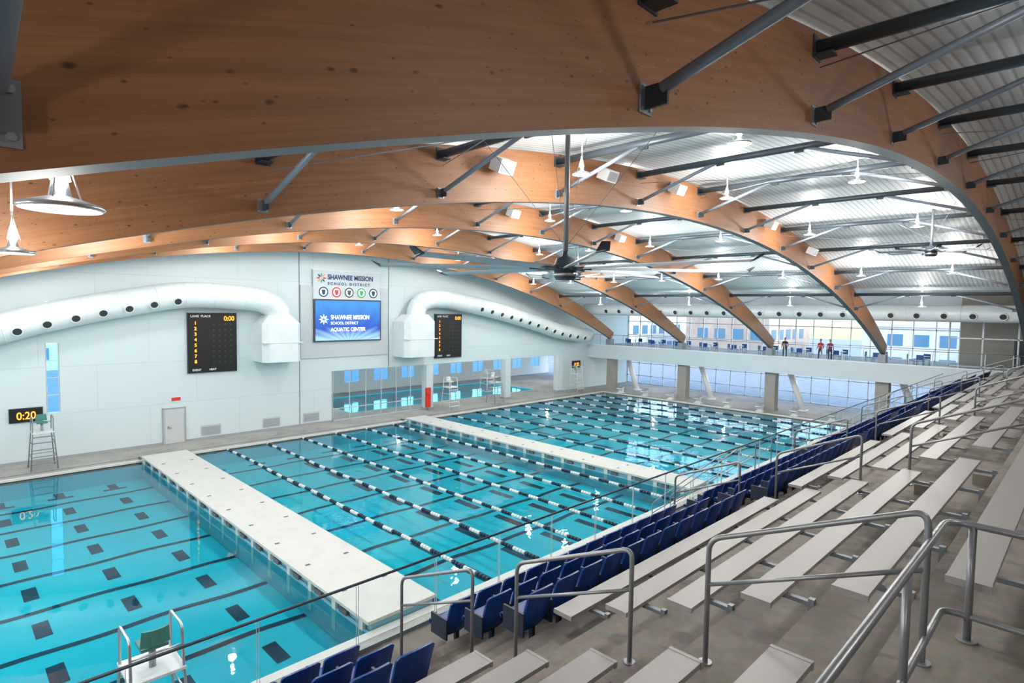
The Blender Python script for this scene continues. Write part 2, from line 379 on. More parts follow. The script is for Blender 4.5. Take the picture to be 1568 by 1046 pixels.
cols=[2.1-2.25*0,-.15,4.35,6.58]+[11.5+2.33*k for k in range(6)]+[28.4+2.6*k for k in range(9)]
for x in cols:
    for k in range(8):
        y=15.7+2.9*k-.0
        w=.2
        L_=.55 if x<9 else .85
        if y+L_>YF: continue
        mb.poly([(x-w,y-L_,PZ+.012),(x+w,y-L_+.04,PZ+.012),(x+w,y+L_,PZ+.012),(x-w,y+L_-.04,PZ+.012)],M_line)
    for y in (YN+1.2,YF-1.2):
        mb.poly([(x-.5,y-.13,PZ+.014),(x+.5,y-.13,PZ+.014),(x+.5,y+.13,PZ+.014),(x-.5,y+.13,PZ+.014)],M_line)
mb.obj('swimming_pool')
mb=MB();mb.poly([(X0,YN,0),(XF,YN,0),(XF,YF,0),(X0,YF,0)],M_water);mb.obj('pool_water_surface')
def bulk(x0,x1):
    mb=MB()
    mb.box((x0,YN+.02,.27),(x1,YF-.02,.36),M_bulk)
    mb.box((x0+.12,YN+.04,.03),(x1-.12,YF-.04,.27),M_bulks)
    for x in(x0+.05,x1-.05):
        mb.box((x-.03,YN+.04,-.88),(x+.03,YF-.04,.06),M_bulks)
        y=YN+.3
        while y<YF-.2:
            mb.box((x-.045,y,-.6),(x+.045,y+.22,.26),M_bulk)
            mb.box((x-.04,y+.9,.05),(x+.04,y+1.3,.2),M_dark_line)
            y+=1.5
    y=YN+2
    while y<YF-1:
        for xx in(x0+.35,x1-.55): mb.box((xx,y,.36),(xx+.16,y+.1,.366),M_dark_line)
        y+=2.35
    mb.obj('pool_bulkhead')
bulk(*B1);bulk(*B2)
def rope(x,z=.03,seg=.62,c1=M_floatW,c2=M_floatB,r=.065,duty=.5):
    mb=MB();y=YN+.15;k=0
    while y<YF-.2:
        sg=seg*2*(duty if k%2 else 1-duty)
        y2=min(y+sg,YF-.15)
        m=c1 if k%2 else c2
        ny=4
        for j in range(ny):
            a=y+(y2-y)*j/ny;c=y+(y2-y)*(j+.82)/ny
            mb.cyl((x+.03*math.sin(a*.8),a,z),(x+.03*math.sin(c*.8),c,z),r,m,n=8)
        y=y2;k+=1
    mb.cyl((x,YN+.02,z),(x,YF-.02,z),.012,M_steel,n=6)
    mb.obj('lane_rope')
for k in range(6): rope(12.55+2.35*k if k<5 else 24.2,r=.075)
for k in range(8): rope(29.8+2.6*k,seg=.8,r=.055,duty=.4)
# ------------------------------------------------------------------ stands
P_=.8;RISE=.361
def Yc(k): return 4.61-.8*(k-1)
def tz(k): return 4.487+RISE*(k-1)
def tread_at(y,lim=99):
    k=math.ceil((4.61+.40-y)/.8); k=max(-2,min(k,lim)); return tz(k)
XP=5.5
XS0,XS1=XL+.02,MX-.02
def row_profile(kmax):
    pts=[(7.85,0.1),(7.85,tz(-2))]
    for k in range(-2,kmax):
        yb=Yc(k)-.4
        pts+= [(yb,tz(k)),(yb,tz(k+1))]
    return pts
def extr(mb,pts,x0,x1,m):
    for (a,b_),(c,d) in zip(pts,pts[1:]):
        mb.poly([(x0,a,b_),(x1,a,b_),(x1,c,d),(x0,c,d)],m)
mb=MB()
pA=row_profile(6)+[(YR+.02,tz(6))]
pB=row_profile(17)+[(YR+.02,tz(17))]
extr(mb,pA,XS0,XP,M_tread);extr(mb,pB,XP,XS1,M_tread)
for k in range(6,18):
    y1=Yc(k)+.4;y0=Yc(k)-.4 if k<17 else YR+.02
    if k>6: mb.poly([(XP,y1,tz(6)),(XP,y0,tz(6)),(XP,y0,tz(k)),(XP,y1,tz(k))],M_tread)
AIS=[4.9+8.0*i for i in range(6)]
for i,x in enumerate(AIS):
    kmax=5 if i==0 else 16
    for k in range(-2,kmax):
        yb=Yc(k)-.4
        x0,x1=x-.62,x+.62
        mb.box((x0,yb,tz(k)),(x1,yb+.36,tz(k)+RISE/2),M_tread)
mb.obj('concrete_grandstand')
def benches(x0,x1,k0,k1):
    mb=MB()
    for k in range(k0,k1+1):
        y=Yc(k);z=tz(k)+.43
        mb.box((x0,y-.14,z-.045),(x1,y+.14,z),M_bench)
        mb.box((x0-.006,y-.145,z-.055),(x0+.03,y+.145,z+.003),M_bench);mb.box((x1-.03,y-.145,z-.055),(x1+.006,y+.145,z+.003),M_bench)
        n=max(2,int((x1-x0)/1.6))
        for j in range(n+1):
            x=x0+.45+(x1-x0-.9)*j/n
            mb.box((x-.03,y-.12,z-.10),(x+.03,y+.10,z-.045),M_steel)
            mb.box((x-.03,y-.34,z-.10),(x+.03,y-.10,z-.06),M_steel)
            mb.box((x-.03,y-.395,z-.22),(x+.03,y-.34,z-.03),M_steel)
    mb.obj('bleacher_bench')
def seatrow(x0,x1,rows):
    mb=MB()
    for k in rows:
        y=Yc(k)-.05;z=tz(k)
        n=int((x1-x0)/.53);st=(x1-x0)/n
        for j in range(n):
            x=x0+st*(j+.5);w=.25
            prof=[(-.10,.30),(-.17,.42),(-.22,.58),(-.28,.78),(-.31,.90),(-.32,.93)]
            nseg=6;rows_=[]
            for (dy,dz) in prof:
                ring=[]
                for s_ in range(nseg+1):
                    t=s_/nseg*2-1
                    ww=w*(1 if dz<.92 else .84)
                    ring.append((x+t*ww,y+dy+.05*t*t,z+dz-(.03*t*t if dz>.8 else 0)))
                rows_.append(ring)
            for r0,r1 in zip(rows_,rows_[1:]):
                for s_ in range(nseg):
                    mb.poly([r0[s_],r0[s_+1],r1[s_+1],r1[s_]],M_seat,True)
                    off=(0,-.03,0)
                    q=[Vector(p)+Vector(off) for p in (r0[s_],r0[s_+1],r1[s_+1],r1[s_])]
                    mb.poly(q[::-1],M_seat,True)
            for s_ in range(nseg):
                a,b_=rows_[-1][s_],rows_[-1][s_+1];mb.poly([a,b_,(b_[0],b_[1]-.03,b_[2]),(a[0],a[1]-.03,a[2])],M_seat)
            for e_ in(0,nseg):
                for r0,r1 in zip(rows_,rows_[1:]):
                    a,b_=r0[e_],r1[e_];mb.poly([a,b_,(b_[0],b_[1]-.03,b_[2]),(a[0],a[1]-.03,a[2])],M_seat)
            mb.box((x-w,y-.15,z+.40),(x+w,y+.24,z+.45),M_seat)
            mb.cyl((x-w,y+.24,z+.42),(x+w,y+.24,z+.42),.035,M_seat,n=8)
            mb.box((x-w,y-.12,z+.33),(x+w,y+.1,z+.40),M_seat)
            mb.box((x-.03,y-.14,z+.0),(x+.03,y-.08,z+.42),M_seatd);mb.box((x-.03,y-.2,z),(x+.03,y+.02,z+.03),M_seatd)
            mb.box((x-st/2-.015,y-.22,z+.30),(x-st/2+.015,y+.16,z+.62),M_seatd)
    mb.obj('stadium_seats')
secs=[(XL+1.5,4.235)]
for i in range(len(AIS)):
    a=AIS[i]+.676;b_=(AIS[i+1]-.665) if i+1<len(AIS) else MX-.4
    secs.append((a,b_))
for i,(a,b_) in enumerate(secs):
    benches(a,b_,1,5 if i==0 else 16)
    seatrow(a-.15,b_-.10 if i else b_-.3,(-2,-1,0))
def arcpath(pts,r=.12,n=5):
    pts=[Vector(p) for p in pts];out=[pts[0]]
    for i in range(1,len(pts)-1):
        a=(pts[i-1]-pts[i]);c=(pts[i+1]-pts[i]);rr=min(r,a.length*.45,c.length*.45);a.normalize();c.normalize()
        p0=pts[i]+a*rr;p1=pts[i]+c*rr
        for j in range(n+1):
            t=j/n;out.append(p0*(1-t)**2+pts[i]*2*t*(1-t)+p1*t*t)
    out.append(pts[-1]);return out
def loop(x,ya,yb_,lim):
    mb=MB()
    za=tread_at(ya,lim);zb2=tread_at(yb_,lim)
    ta=4.70+.42*(7.17-ya);tb=4.70+.42*(7.17-yb_)
    mb.tube(arcpath([(x,ya,za),(x,ya,ta),(x,yb_,tb),(x,yb_,zb2)]),.024,M_railp,n=10)
    mb.cyl((x,ya,ta-.42),(x,yb_,tb-.42),.019,M_railp,n=8)
    for y,z in((ya,za),(yb_,zb2)): mb.cyl((x,y,z),(x,y,z+.015),.06,M_railp,n=12)
    mb.obj('aisle_handrail')
for i,x in enumerate(AIS):
    y=7.17
    while y-1.6>(.5 if i==0 else -8):
        loop(x,y,y-1.6,6 if i==0 else 17);y-=2.4
mb=MB();Y=.75;zt_=7.18;zf=tz(6)
mb.tube(arcpath([(-3,Y,zt_),(XP,Y,zt_),(XP,-6,zt_)],.16,6),.026,M_railp,n=12)
mb.tube(arcpath([(-3,Y,zt_-.70),(XP,Y,zt_-.70),(XP,-6,zt_-.70)],.10,6),.024,M_railp,n=12)
for x in (-2.9,-1.2,.6,2.4,4.2): mb.cyl((x,Y,zf),(x,Y,zt_),.026,M_railp,n=12);mb.cyl((x,Y,zf),(x,Y,zf+.015),.07,M_railp)
mb.cyl((XP,Y-.16,zf),(XP,Y-.16,zt_),.026,M_railp,n=12);mb.cyl((XP,Y-.16,zf),(XP,Y-.16,zf+.015),.07,M_railp)
for y in(-1.2,-3,-5): mb.cyl((XP,y,zf),(XP,y,zt_),.026,M_railp,n=12)
mb.obj('guard_rail')
# front glass balustrade
mb=MB();x=XS0
zg=tz(-2)
while x<MX-1:
    pane(mb,(x+.02,7.796,zg+.06),(x+1.48,7.796,zg+1.08),M_bal)
    for xx in(x+.015,x+1.479): mb.box((xx,7.79,zg+.06),(xx+.006,7.802,zg+1.08),M_frame)
    mb.box((x-.02,7.78,zg),(x+.02,7.81,zg+.14),M_ss)
    x+=1.5
mb.tube([(XS0,7.796,zg+1.11),(MX-.1,7.796,zg+1.11)],.022,M_dark,n=8)
mb.box((XS0,7.77,zg),(MX-.1,7.82,zg+.06),M_steel)
mb.obj('glass_balustrade')
def deckrail(x):
    mb=MB()
    for dx in(-.7,.7):
        mb.tube(arcpath([(x+dx,8.2,.1),(x+dx,8.2,4.3),(x+dx,9.4,3.6),(x+dx,12.2,1.1),(x+dx,12.2,.1)]),.022,M_ss,n=8)
        mb.cyl((x+dx,8.2,3.9),(x+dx,12.2,.7),.016,M_ss,n=8)
        for t in(.3,.6): mb.cyl((x+dx,8.2+4*t,.1),(x+dx,8.2+4*t,4.45-t*3.5),.018,M_ss,n=8)
    for s_ in range(16):
        z=.1+3.3*(s_+1)/17;y=12.0-(s_+1)*.24
        mb.box((x-.65,y-.26,z-.04),(x+.65,y,z),M_tread)
    for dx in(-.62,.62): mb.poly([(x+dx,12.0,.1),(x+dx,12.0,.3),(x+dx,7.9,3.4),(x+dx,7.9,3.1)],M_steel)
    mb.obj('deck_staircase')
deckrail(20.9);deckrail(44.9)
# ------------------------------------------------------------------ wall features
def duct(name,path,r,noz,box=None):
    mb=MB()
    P=[Vector(p) for p in path];out=[]
    for i in range(len(P)-1):
        p0=P[max(0,i-1)];p1=P[i];p2=P[i+1];p3=P[min(len(P)-1,i+2)]
        for j in range(6):
            t=j/6;out.append(.5*((2*p1)+(-p0+p2)*t+(2*p0-5*p1+4*p2-p3)*t*t+(-p0+3*p1-3*p2+p3)*t**3))
    out.append(P[-1])
    mb.tube(out,r,M_duct,n=24)
    L=0
    for a,c in zip(out,out[1:]):
        L+=(c-a).length
        if L>1.5:
            L=0;d=(c-a).normalized();mb.tube([a,a+d*.05],r+.018,M_duct,n=24)
    L=0;nx=0
    for a,c in zip(out,out[1:]):
        if not(noz[0]<a[noz[2]]<noz[1]): continue
        sl=(c-a).length;k=0
        while L+sl-k>noz[3]:
            k+=noz[3]-L;L=0;d=Vector(noz[4]).normalized();q=a+(c-a).normalized()*k+d*(r-.04)
            mb.cyl(q,q+d*.12,.25,M_white,n=16);mb.cyl(q+d*.12,q+d*.125,.19,M_hole,n=16)
        L+=sl-k
    if box:
        x0,x1,z0,z1=box
        pts=[(x0+.35,38.2),(x1-.35,38.2),(x1,38.6),(x1,WY-.01),(x0,WY-.01),(x0,38.6)]
        for (a,b_),(c,d) in zip(pts,pts[1:]+pts[:1]): mb.poly([(a,b_,z0),(c,d,z0),(c,d,z1),(a,b_,z1)],M_duct)
        mb.poly([(a,b_,z0) for a,b_ in pts][::-1],M_duct)
        xm=(x0+x1)/2
        top=[(xm+(a-xm)*.6,39.15+(b_-39.15)*.8,z1+.55) for a,b_ in pts]
        for i in range(6):
            j=(i+1)%6;mb.poly([(*pts[i],z1),(*pts[j],z1),top[j],top[i]],M_duct)
        mb.poly(top,M_duct)
        mb.box((x0-.03,38.17,z0+(z1-z0)*.5),(x1+.03,WY-.01,z0+(z1-z0)*.5+.05),M_duct)
    return mb.obj(name)
YD=39.15
duct('air_duct',[(XL+1.0,YD,3.2),(-3,YD,5.4),(2.5,YD,7.35),(5.5,YD,8.2),(8,YD,8.75),(10.9,YD,9.25),(14,YD,9.2),(15.7,YD,9.0),(16.6,YD,8.4),(16.8,YD,7.5)],.78,(-4,11.3,0,1.25,(0,-1,-.45)),(15.4,18.0,4.95,7.5))
duct('air_duct',[(28,YD,7.5),(28.1,YD,8.6),(28.9,YD,9.3),(30.4,YD,9.45),(32.2,YD,9.3),(36,YD,8.7),(40.4,YD,7.8),(43.2,YD,7.15),(46.2,YD,6.45),(50.8,YD,5.9)],.76,(33,50,0,1.25,(0,-1,-.45)),(26.5,29.5,4.75,7.6))
duct('air_duct',[(50.9,39.7,8.8),(50.9,25,8.8),(50.9,10,8.85),(50.9,YR+.3,8.9)],.6,(-8,39,1,1.6,(-1,0,-.3)))
def text(body,loc,size,m,parent,ax='CENTER',rot=(math.pi/2,0,0),name='lettering',ext=.002,sx=1,off=.006):
    cu=bpy.data.curves.new(name,'FONT');cu.body=body;cu.size=size;cu.extrude=ext;cu.offset=off;cu.align_x=ax;cu.materials.append(m)
    o=bpy.data.objects.new(name,cu);COL.objects.link(o);o.rotation_euler=rot;o.location=loc;o.scale=(sx,1,1)
    if parent:
        o.parent=parent
    return o
def scoreboard(x0,x1,z0,z1):
    e=empty('scoreboard')
    mb=MB();y=WY-.22
    mb.box((x0,y,z0),(x1,WY-.05,z1),M_black);mb.box((x0-.04,y+.05,z0-.04),(x1+.04,WY-.01,z1+.04),M_dark)
    H_=z1-z0;W_=x1-x0
    for k in range(8):
        zz=z1-H_*(.20+.093*k)
        for dx in (.50,.62,.74,.86): mb.box((x0+W_*dx,y-.006,zz-.02),(x0+W_*dx+.10,y,zz+.10),M_hole)
    mb.obj('board',e)
    text('LANE  PLACE',(x0+.12,y-.01,z1-.24),.20,M_white,e,'LEFT',name='header')
    text('0:00',(x1-.12,y-.01,z1-.46),.42,M_amber,e,'RIGHT',name='time',sx=.9)
    for k in range(8): text(str(k+1),(x0+W_*.14,y-.01,z1-H_*(.19+.093*k)),.29,M_amber,e,name='lane_digit')
    text('EVENT          HEAT',(x0+.2,y-.01,z0+.10),.17,M_white,e,'LEFT',name='footer')
scoreboard(11.4,14.26,4.43,8.15);scoreboard(30.6,33.46,4.43,8.15)
def paceclock(x0,z0,w=1.35,h=.7,s='0:20'):
    e=empty('pace_clock');mb=MB();mb.box((x0,WY-.12,z0),(x0+w,WY-.01,z0+h),M_black);mb.box((x0-.03,WY-.08,z0-.03),(x0+w+.03,WY-.01,z0+h+.03),M_dark);mb.obj('case',e)
    text(s,(x0+w/2,WY-.13,z0+.14),h*.80,M_amber,e,name='digits',sx=.85)
paceclock(2.85,2.35);paceclock(49.2,2.45)
e=empty('scoreboard_sign')
mb=MB()
mb.box((18.7,WY-.10,4.95),(25.9,WY-.01,10.2),M_panel);mb.box((19.6,WY-.22,9.27),(25.1,WY-.10,11.35),M_fascia)
mb.box((19.55,WY-.24,9.24),(25.15,WY-.2,9.30),M_white);mb.box((19.55,WY-.24,11.32),(25.15,WY-.2,11.38),M_white)
mb.obj('panel',e)
ys=WY-.24
text('SHAWNEE MISSION',(20.7,ys,10.68),.50,M_navy,e,'LEFT',sx=.86,off=.016)
text('S C H O O L   D I S T R I C T',(20.7,ys,10.28),.28,M_navy,e,'LEFT',sx=1.0,off=.008)
mb=MB()
cx,cz=20.2,10.75
for i in range(8):
    a=i*math.pi/4
    m=[M_red,M_orange,M_green,M_navy][i%4];p=lambda r,t:(cx+r*math.cos(t),ys,cz+r*math.sin(t))
    mb.poly([p(.08,a),p(.22,a-.3),p(.42,a),p(.22,a+.3)],m)
for i,m in enumerate([M_navy,M_red,M_dark,M_green,M_navy]):
    x=20.35+i*1.03
    mb.cyl((x,WY-.2,9.75),(x,WY-.26,9.75),.42,M_white,n=24);mb.cyl((x,WY-.26,9.75),(x,WY-.27,9.75),.38,m,n=24);mb.cyl((x,WY-.27,9.75),(x,WY-.275,9.75),.29,M_white,n=24)
    mb.poly([(x-.15,WY-.28,9.9),(x+.15,WY-.28,9.9),(x+.1,WY-.28,9.62),(x,WY-.28,9.52),(x-.1,WY-.28,9.62)],m)
mb.obj('emblems',e)
e=empty('video_screen')
mb=MB();mb.box((19.62,WY-.26,6.12),(25.17,WY-.11,9.2),M_dark)
mb.poly([(19.72,WY-.27,6.2),(25.07,WY-.27,6.2),(25.07,WY-.27,9.12),(19.72,WY-.27,9.12)],M_screen,False,[(0,0),(1,0),(1,1),(0,1)])
mb.obj('display',e)
text('SHAWNEE MISSION',(20.9,WY-.29,7.75),.46,M_scrtxt,e,'LEFT',sx=.80);text('SCHOOL DISTRICT',(20.9,WY-.29,7.38),.28,M_scrtxt,e,'LEFT',sx=.95,off=0);text('AQUATIC CENTER',(20.9,WY-.29,6.88),.38,M_scrtxt,e,'LEFT',sx=.9)
mb=MB()
for i in range(8):
    a=i*math.pi/4;p=lambda r,t:(20.35+r*math.cos(t),WY-.29,7.75+r*math.sin(t))
    mb.poly([p(.06,a),p(.2,a-.3),p(.4,a),p(.2,a+.3)],M_scrtxt)
mb.obj('star',e)
mb=MB();mb.box((9.95,WY-.05,.1),(11.2,WY-.01,2.3),M_frame);mb.box((10.05,WY-.08,.12),(11.1,WY-.03,2.2),M_door);mb.box((10.2,WY-.1,1.1),(10.3,WY-.08,1.2),M_steel);mb.cyl((10.2,WY-.14,1.1),(10.4,WY-.14,1.1),.02,M_steel,n=6)
for a,b_ in(((9.93,.1),(9.97,2.32)),((11.18,.1),(11.22,2.32)),((9.93,2.28),(11.22,2.32))): mb.box((a[0],WY-.09,a[1]),(b_[0],WY-.01,b_[1]),M_vent)
mb.obj('door_1')
def vent(x0,x1,z0,z1):
    mb=MB();mb.box((x0,WY-.04,z0),(x1,WY-.01,z1),M_panel)
    z=z0+.06
    while z<z1-.06: mb.box((x0+.05,WY-.07,z),(x1-.05,WY-.03,z+.04),M_vent);z+=.09
    mb.obj('air_vent')
vent(12.1,13.3,.35,1.0);vent(16.0,17.2,.35,1.0);vent(18.9,20.1,.35,1.0)
mb=MB();mb.box((XL,WY-.03,.1),(21.1,WY-.005,.24),M_vent);mb.obj('baseboard_left')
mb=MB();mb.box((18.62,WY-.02,.25),(18.66,WY-.005,12.8),M_dark_line);mb.box((26.0,WY-.02,3.95),(26.04,WY-.005,12.6),M_dark_line);mb.obj('trim_2')
mb=MB();mb.box((10.45,WY-.06,2.75),(10.95,WY-.01,2.95),M_red);mb.box((10.4,WY-.03,2.7),(11.0,WY-.01,3.0),M_white);mb.obj('exit_sign')
# ------------------------------------------------------------------ recess with teaching pool
mb=MB();RY=53.0
mb.box((20.8,RY,0),(XE,RY+.3,1.1),M_wall2);mb.box((20.8,RY,3.3),(XE,RY+.3,4.2),M_wall2)
x=20.8
while x<XE:
    mb.box((x,RY,1.1),(x+1.6,RY+.3,3.3),M_wall2);x+=3.4
mb.box((20.6,WY+.3,0),(20.9,RY+.3,4.2),M_wall2)
mb.obj('wall_recess')
mb=MB();mb.box((20.6,WY+.3,3.95),(XE,RY+.3,4.2),M_white);mb.obj('ceiling_recess')
mb=MB()
mb.box((20.6,WY+.3,-.05),(XE,42.5,.1),M_deck);mb.box((20.6,50.5,-.05),(XE,RY,.1),M_deck);mb.box((20.6,42.5,-.05),(24,50.5,.1),M_deck);mb.box((46,42.5,-.05),(XE,50.5,.1),M_deck)
mb.box((24,42.5,-.9),(46,50.5,-.8),M_pool)
for a,b_ in [((24,42.5),(46,42.6)),((24,50.4),(46,50.5)),((24,42.5),(24.1,50.5)),((45.9,42.5),(46,50.5))]: mb.box((*a,-.85),(*b_,.1),M_pooll)
mb.obj('floor_recess')
mb=MB();mb.poly([(24.1,42.6,0),(45.9,42.6,0),(45.9,50.4,0),(24.1,50.4,0)],M_water);mb.obj('teaching_pool_water')
mb=MB()
x=20.8+1.6
while x<XE-1:
    pane(mb,(x,RY+.05,1.1),(x+1.8,RY+.05,3.3),M_bglass)
    for xx in(x,x+.87,x+1.74): mb.box((xx,RY+.0,1.1),(xx+.06,RY+.1,3.3),M_frame)
    mb.box((x,RY+.0,2.3),(x+1.8,RY+.1,2.36),M_frame)
    x+=3.4
mb.obj('window_3')
for x in(29.9,39.2,46.9):
    mb=MB();mb.box((x-.35,WY-.35,.1),(x+.35,WY+.3,3.9),M_wall);mb.box((x-.4,WY-.4,.1),(x+.4,WY+.35,.25),M_vent)
    mb.obj('recess_column')
mb=MB();mb.box((29.3,WY-.65,.35),(29.8,WY-.52,2.0),M_red);mb.cyl((29.55,WY-.6,.1),(29.55,WY-.6,.4),.03,M_steel);mb.cyl((29.55,WY-.6,.1),(29.55,WY-.6,.12),.15,M_steel);mb.ell((29.55,WY-.68,1.6),(.18,.05,.25),M_red)
mb.obj('rescue_station')
mb=MB()
for i in range(6):
    x=21.2+i*1.4
    mb.box((x,WY+.05,.1),(x+.05,WY+.1,3.9),M_frame);pane(mb,(x+.05,WY+.075,.15),(x+1.38,WY+.075,3.85),M_glass)
mb.box((21.2,WY+.05,1.0),(29.5,WY+.1,1.06),M_frame);mb.box((21.2,WY+.05,.1),(29.5,WY+.1,.2),M_frame)
mb.obj('window_4')
# ------------------------------------------------------------------ mezzanine & far end
mb=MB();mb.box((MX,YR,3.5),(MX+.35,WY,4.95),M_fascia);mb.box((MX+.35,YR,4.4),(XE,WY,4.8),M_deck);mb.box((MX+.35,YR,3.6),(XE,WY,3.75),M_white)
mb.box((MX-.03,YR,4.9),(MX+.4,WY,4.98),M_white)
mb.obj('mezzanine_floor')
for Y in ARCHY:
    mb=MB();mb.box((MX+.35,Y-.45,.1),(MX+1.15,Y+.45,3.6),M_col);mb.box((MX+.3,Y-.5,.1),(MX+1.2,Y+.5,.3),M_col)
    if Y>5:
        mb.tube([(MX+2.4,Y-2.2,.1),(MX+2.4,Y-.9,3.6)],.28,M_white,n=8)
        mb.tube([(MX+2.4,Y-2.2,.1),(MX+2.4,Y-2.2,.25)],.4,M_white,n=8)
    mb.obj('mezzanine_column')
mb=MB();y=YR
while y<WY-.5:
    pane(mb,(MX+.176,y+.03,5.02),(MX+.176,min(y+1.47,WY-.05),6.0),M_bal)
    mb.box((MX+.15,y-.025,4.95),(MX+.2,y+.025,6.05),M_ss);y+=1.5
mb.cyl((MX+.175,YR,6.06),(MX+.175,WY,6.06),.025,M_ss,n=8)
mb.obj('mezzanine_railing')
mb=MB();FX=XE-.2
def glazing(z0,z1,y0,y1,dy,hz):
    pane(mb,(FX,y0,z0),(FX,y1,z1),M_glass)
    y=y0
    while y<=y1+.01:
        mb.box((FX-.08,y-.04,z0),(FX+.06,y+.04,z1),M_frame);y+=dy
    for z in [z0,z1-.08]+hz: mb.box((FX-.08,y0,z),(FX+.06,y1,z+.08),M_frame)
glazing(4.8,9.6,8,WY,1.6,[5.8,7.4,8.6]);glazing(.1,3.6,8,WY,1.6,[1.0,2.5])
mb.obj('window_5')
mb=MB();mb.box((XE-.25,YR,.1),(XE,8,FLATZ),M_brown);mb.box((XE-.25,8,9.6),(XE,WY,FLATZ),M_wall2);mb.box((XE-.25,8,3.6),(XE,WY,4.8),M_wall2)
mb.box((XE-.3,YR,8.2),(XE-.2,8,8.6),M_white)
mb.obj('wall_far')
mb=MB();mb.box((XE-.33,3.4,4.8),(XE-.26,4.6,7.0),M_dark);mb.box((XE-.36,3.5,4.8),(XE-.3,4.5,6.9),M_black);mb.obj('door_2')
mb=MB()
for y in (-2,0,2,4,6,8): mb.box((MX+3,y-.05,4.8),(MX+3.1,y+.05,9.0),M_frame)
for z in (4.9,7.0,9.0): mb.box((MX+3,-2,z),(MX+3.1,8,z+.08),M_frame)
pane(mb,(MX+3.04,-2,4.9),(MX+3.04,8,9.0),M_glass)
mb.obj('window_6')
mb=MB()
mb.box((-.3,-.3,0),(.3,.3,.06),M_white);mb.box((-.16,-.2,.06),(.2,.2,.5),M_white)
R=Matrix.Rotation(math.radians(-10),4,'Y')
mb.box((-.42,-.27,.50),(.36,.27,.58),M_white,R);mb.box((.22,-.25,.60),(.34,.25,.72),M_vent,R)
mb.box((-.36,-.25,.582),(.2,.25,.59),M_vent,R)
mb.cyl((-.38,-.2,.35),(-.38,.2,.35),.02,M_ss,n=8);mb.cyl((-.38,-.2,.35),(-.16,-.2,.35),.015,M_ss,n=8);mb.cyl((-.38,.2,.35),(-.16,.2,.35),.015,M_ss,n=8)
blk=mb.obj('starting_block',loc=(XF+.75,LY[0],.1))
for y in LY[1:]: inst(blk,'starting_block',(XF+.75,y,.1))
mb=MB()
mb.box((-.24,-.24,.42),(.24,.24,.46),M_seat);mb.box((.20,-.23,.50),(.25,.23,.88),M_seat)
for a in(-.2,.2):
    for b_ in(-.2,.2): mb.cyl((a,b_,0),(a*.95,b_*.95,.42),.014,M_dark,n=6)
    mb.cyl((.2,a,.42),(.23,a,.55),.014,M_dark,n=6)
ch=mb.obj('cafe_chair',loc=(55.1,12.3,4.8))
mb=MB();mb.lathe((0,0,0),[(0,0),(.28,0),(.28,.03),(.03,.05),(.03,.7),(.4,.72),(.4,.75),(0,.75)],M_white,n=20)
tb=mb.obj('cafe_table',loc=(54.3,12.3,4.8))
for k in range(10):
    y=9.4+k*2.9
    if abs(y-12.3)>.1: inst(ch,'cafe_chair',(55.1,y,4.8));inst(tb,'cafe_table',(54.3,y,4.8))
    inst(ch,'cafe_chair',(53.5,y+.1,4.8),math.pi)
    inst(ch,'cafe_chair',(54.3,y+.85,4.8),math.pi/2)
# ------------------------------------------------------------------ exterior
mb=MB();mb.box((XE,-80,-.3),(220,160,-.1),M_asphalt);mb.box((-10,RY+.3,-.3),(XE,160,-.1),M_asphalt);mb.obj('ground')
def building(x,y,w,d,h,m,name='office_building'):
    mb=MB();mb.box((x,y,-.1),(x+w,y+d,h),m);mb.box((x-.2,y-.2,h),(x+w+.2,y+d+.2,h+.4),M_stone)
    z=1.2
    while z<h-1.5:
        yy=y+1
        while yy<y+d-2: mb.box((x-.06,yy,z),(x,yy+1.8,z+1.6),M_wing);yy+=3
        xx=x+1
        while xx<x+w-2: mb.box((xx,y-.06,z),(xx+1.8,y,z+1.6),M_wing);xx+=3
        z+=3.2
    mb.obj(name)
building(92,36,18,14,9.0,M_brick);building(95,6,18,18,7,M_stone);building(90,60,20,26,8.5,M_stone);building(25,85,30,15,5,M_brick);building(70,90,16,15,6,M_stone);building(2,95,14,12,7,M_stone)
# ------------------------------------------------------------------ pendants
def pendant_mesh(L):
    mb=MB()
    mb.lathe((0,0,0),[(.0,.20),(.06,.20),(.09,.05),(.15,.03),(.34,-.03),(.36,-.06),(.33,-.08)],M_lampb,n=24)
    mb.lathe((0,0,0),[(.33,-.08),(.29,-.05),(.0,-.05)],[M_lampb,M_lamp],n=24)
    for r in(.12,.2): mb.lathe((0,0,0),[(r,-.06),(r+.015,-.08),(r+.03,-.06)],M_lampb,n=24)
    for a in(0,math.pi/3,2*math.pi/3): mb.box((-.3,-.008,-.075),(.3,.008,-.055),M_lampb,Matrix.Rotation(a,4,'Z'))
    mb.lathe((0,0,0),[(.085,.20),(.06,.34),(.03,.46),(.0,.47)],M_lamp,n=12)  # emissive cone stands in for the uplight glow and its reflection, not a lens
    for a in(0,2.1,4.2): mb.cyl((.16*math.cos(a),.16*math.sin(a),.03),(0,0,.62),.008,M_white,n=5)
    mb.cyl((0,0,.46),(0,0,L),.018,M_white,n=8);mb.lathe((0,0,0),[(.0,L-.05),(.08,L-.05),(.08,L)],M_white,n=12)
    return mb
LXS=[-4.5,3.5,12.2,20.6,29.2,37.8]
pos=[]
near=[(.67,5.1,9.44),(.85,10.6,9.46)]
for b_ in range(1,5):
    yb0=ARCHY[b_]
    for dy in(2.4,6.6):
        for x in LXS:
            if abs(x-3.5)<.1 and b_==1: continue
            pos.append((x,yb0+dy,zb(x)+.55))
bay0_fill=[(x,-1.8,zb(x)+.55) for x in (-3.,6.,15.,25.,35.)]  # added pendant row, out of view, to brighten the near arch and stands
for Y in(8,16,24,33): pos.append((44.5,Y,9.3))
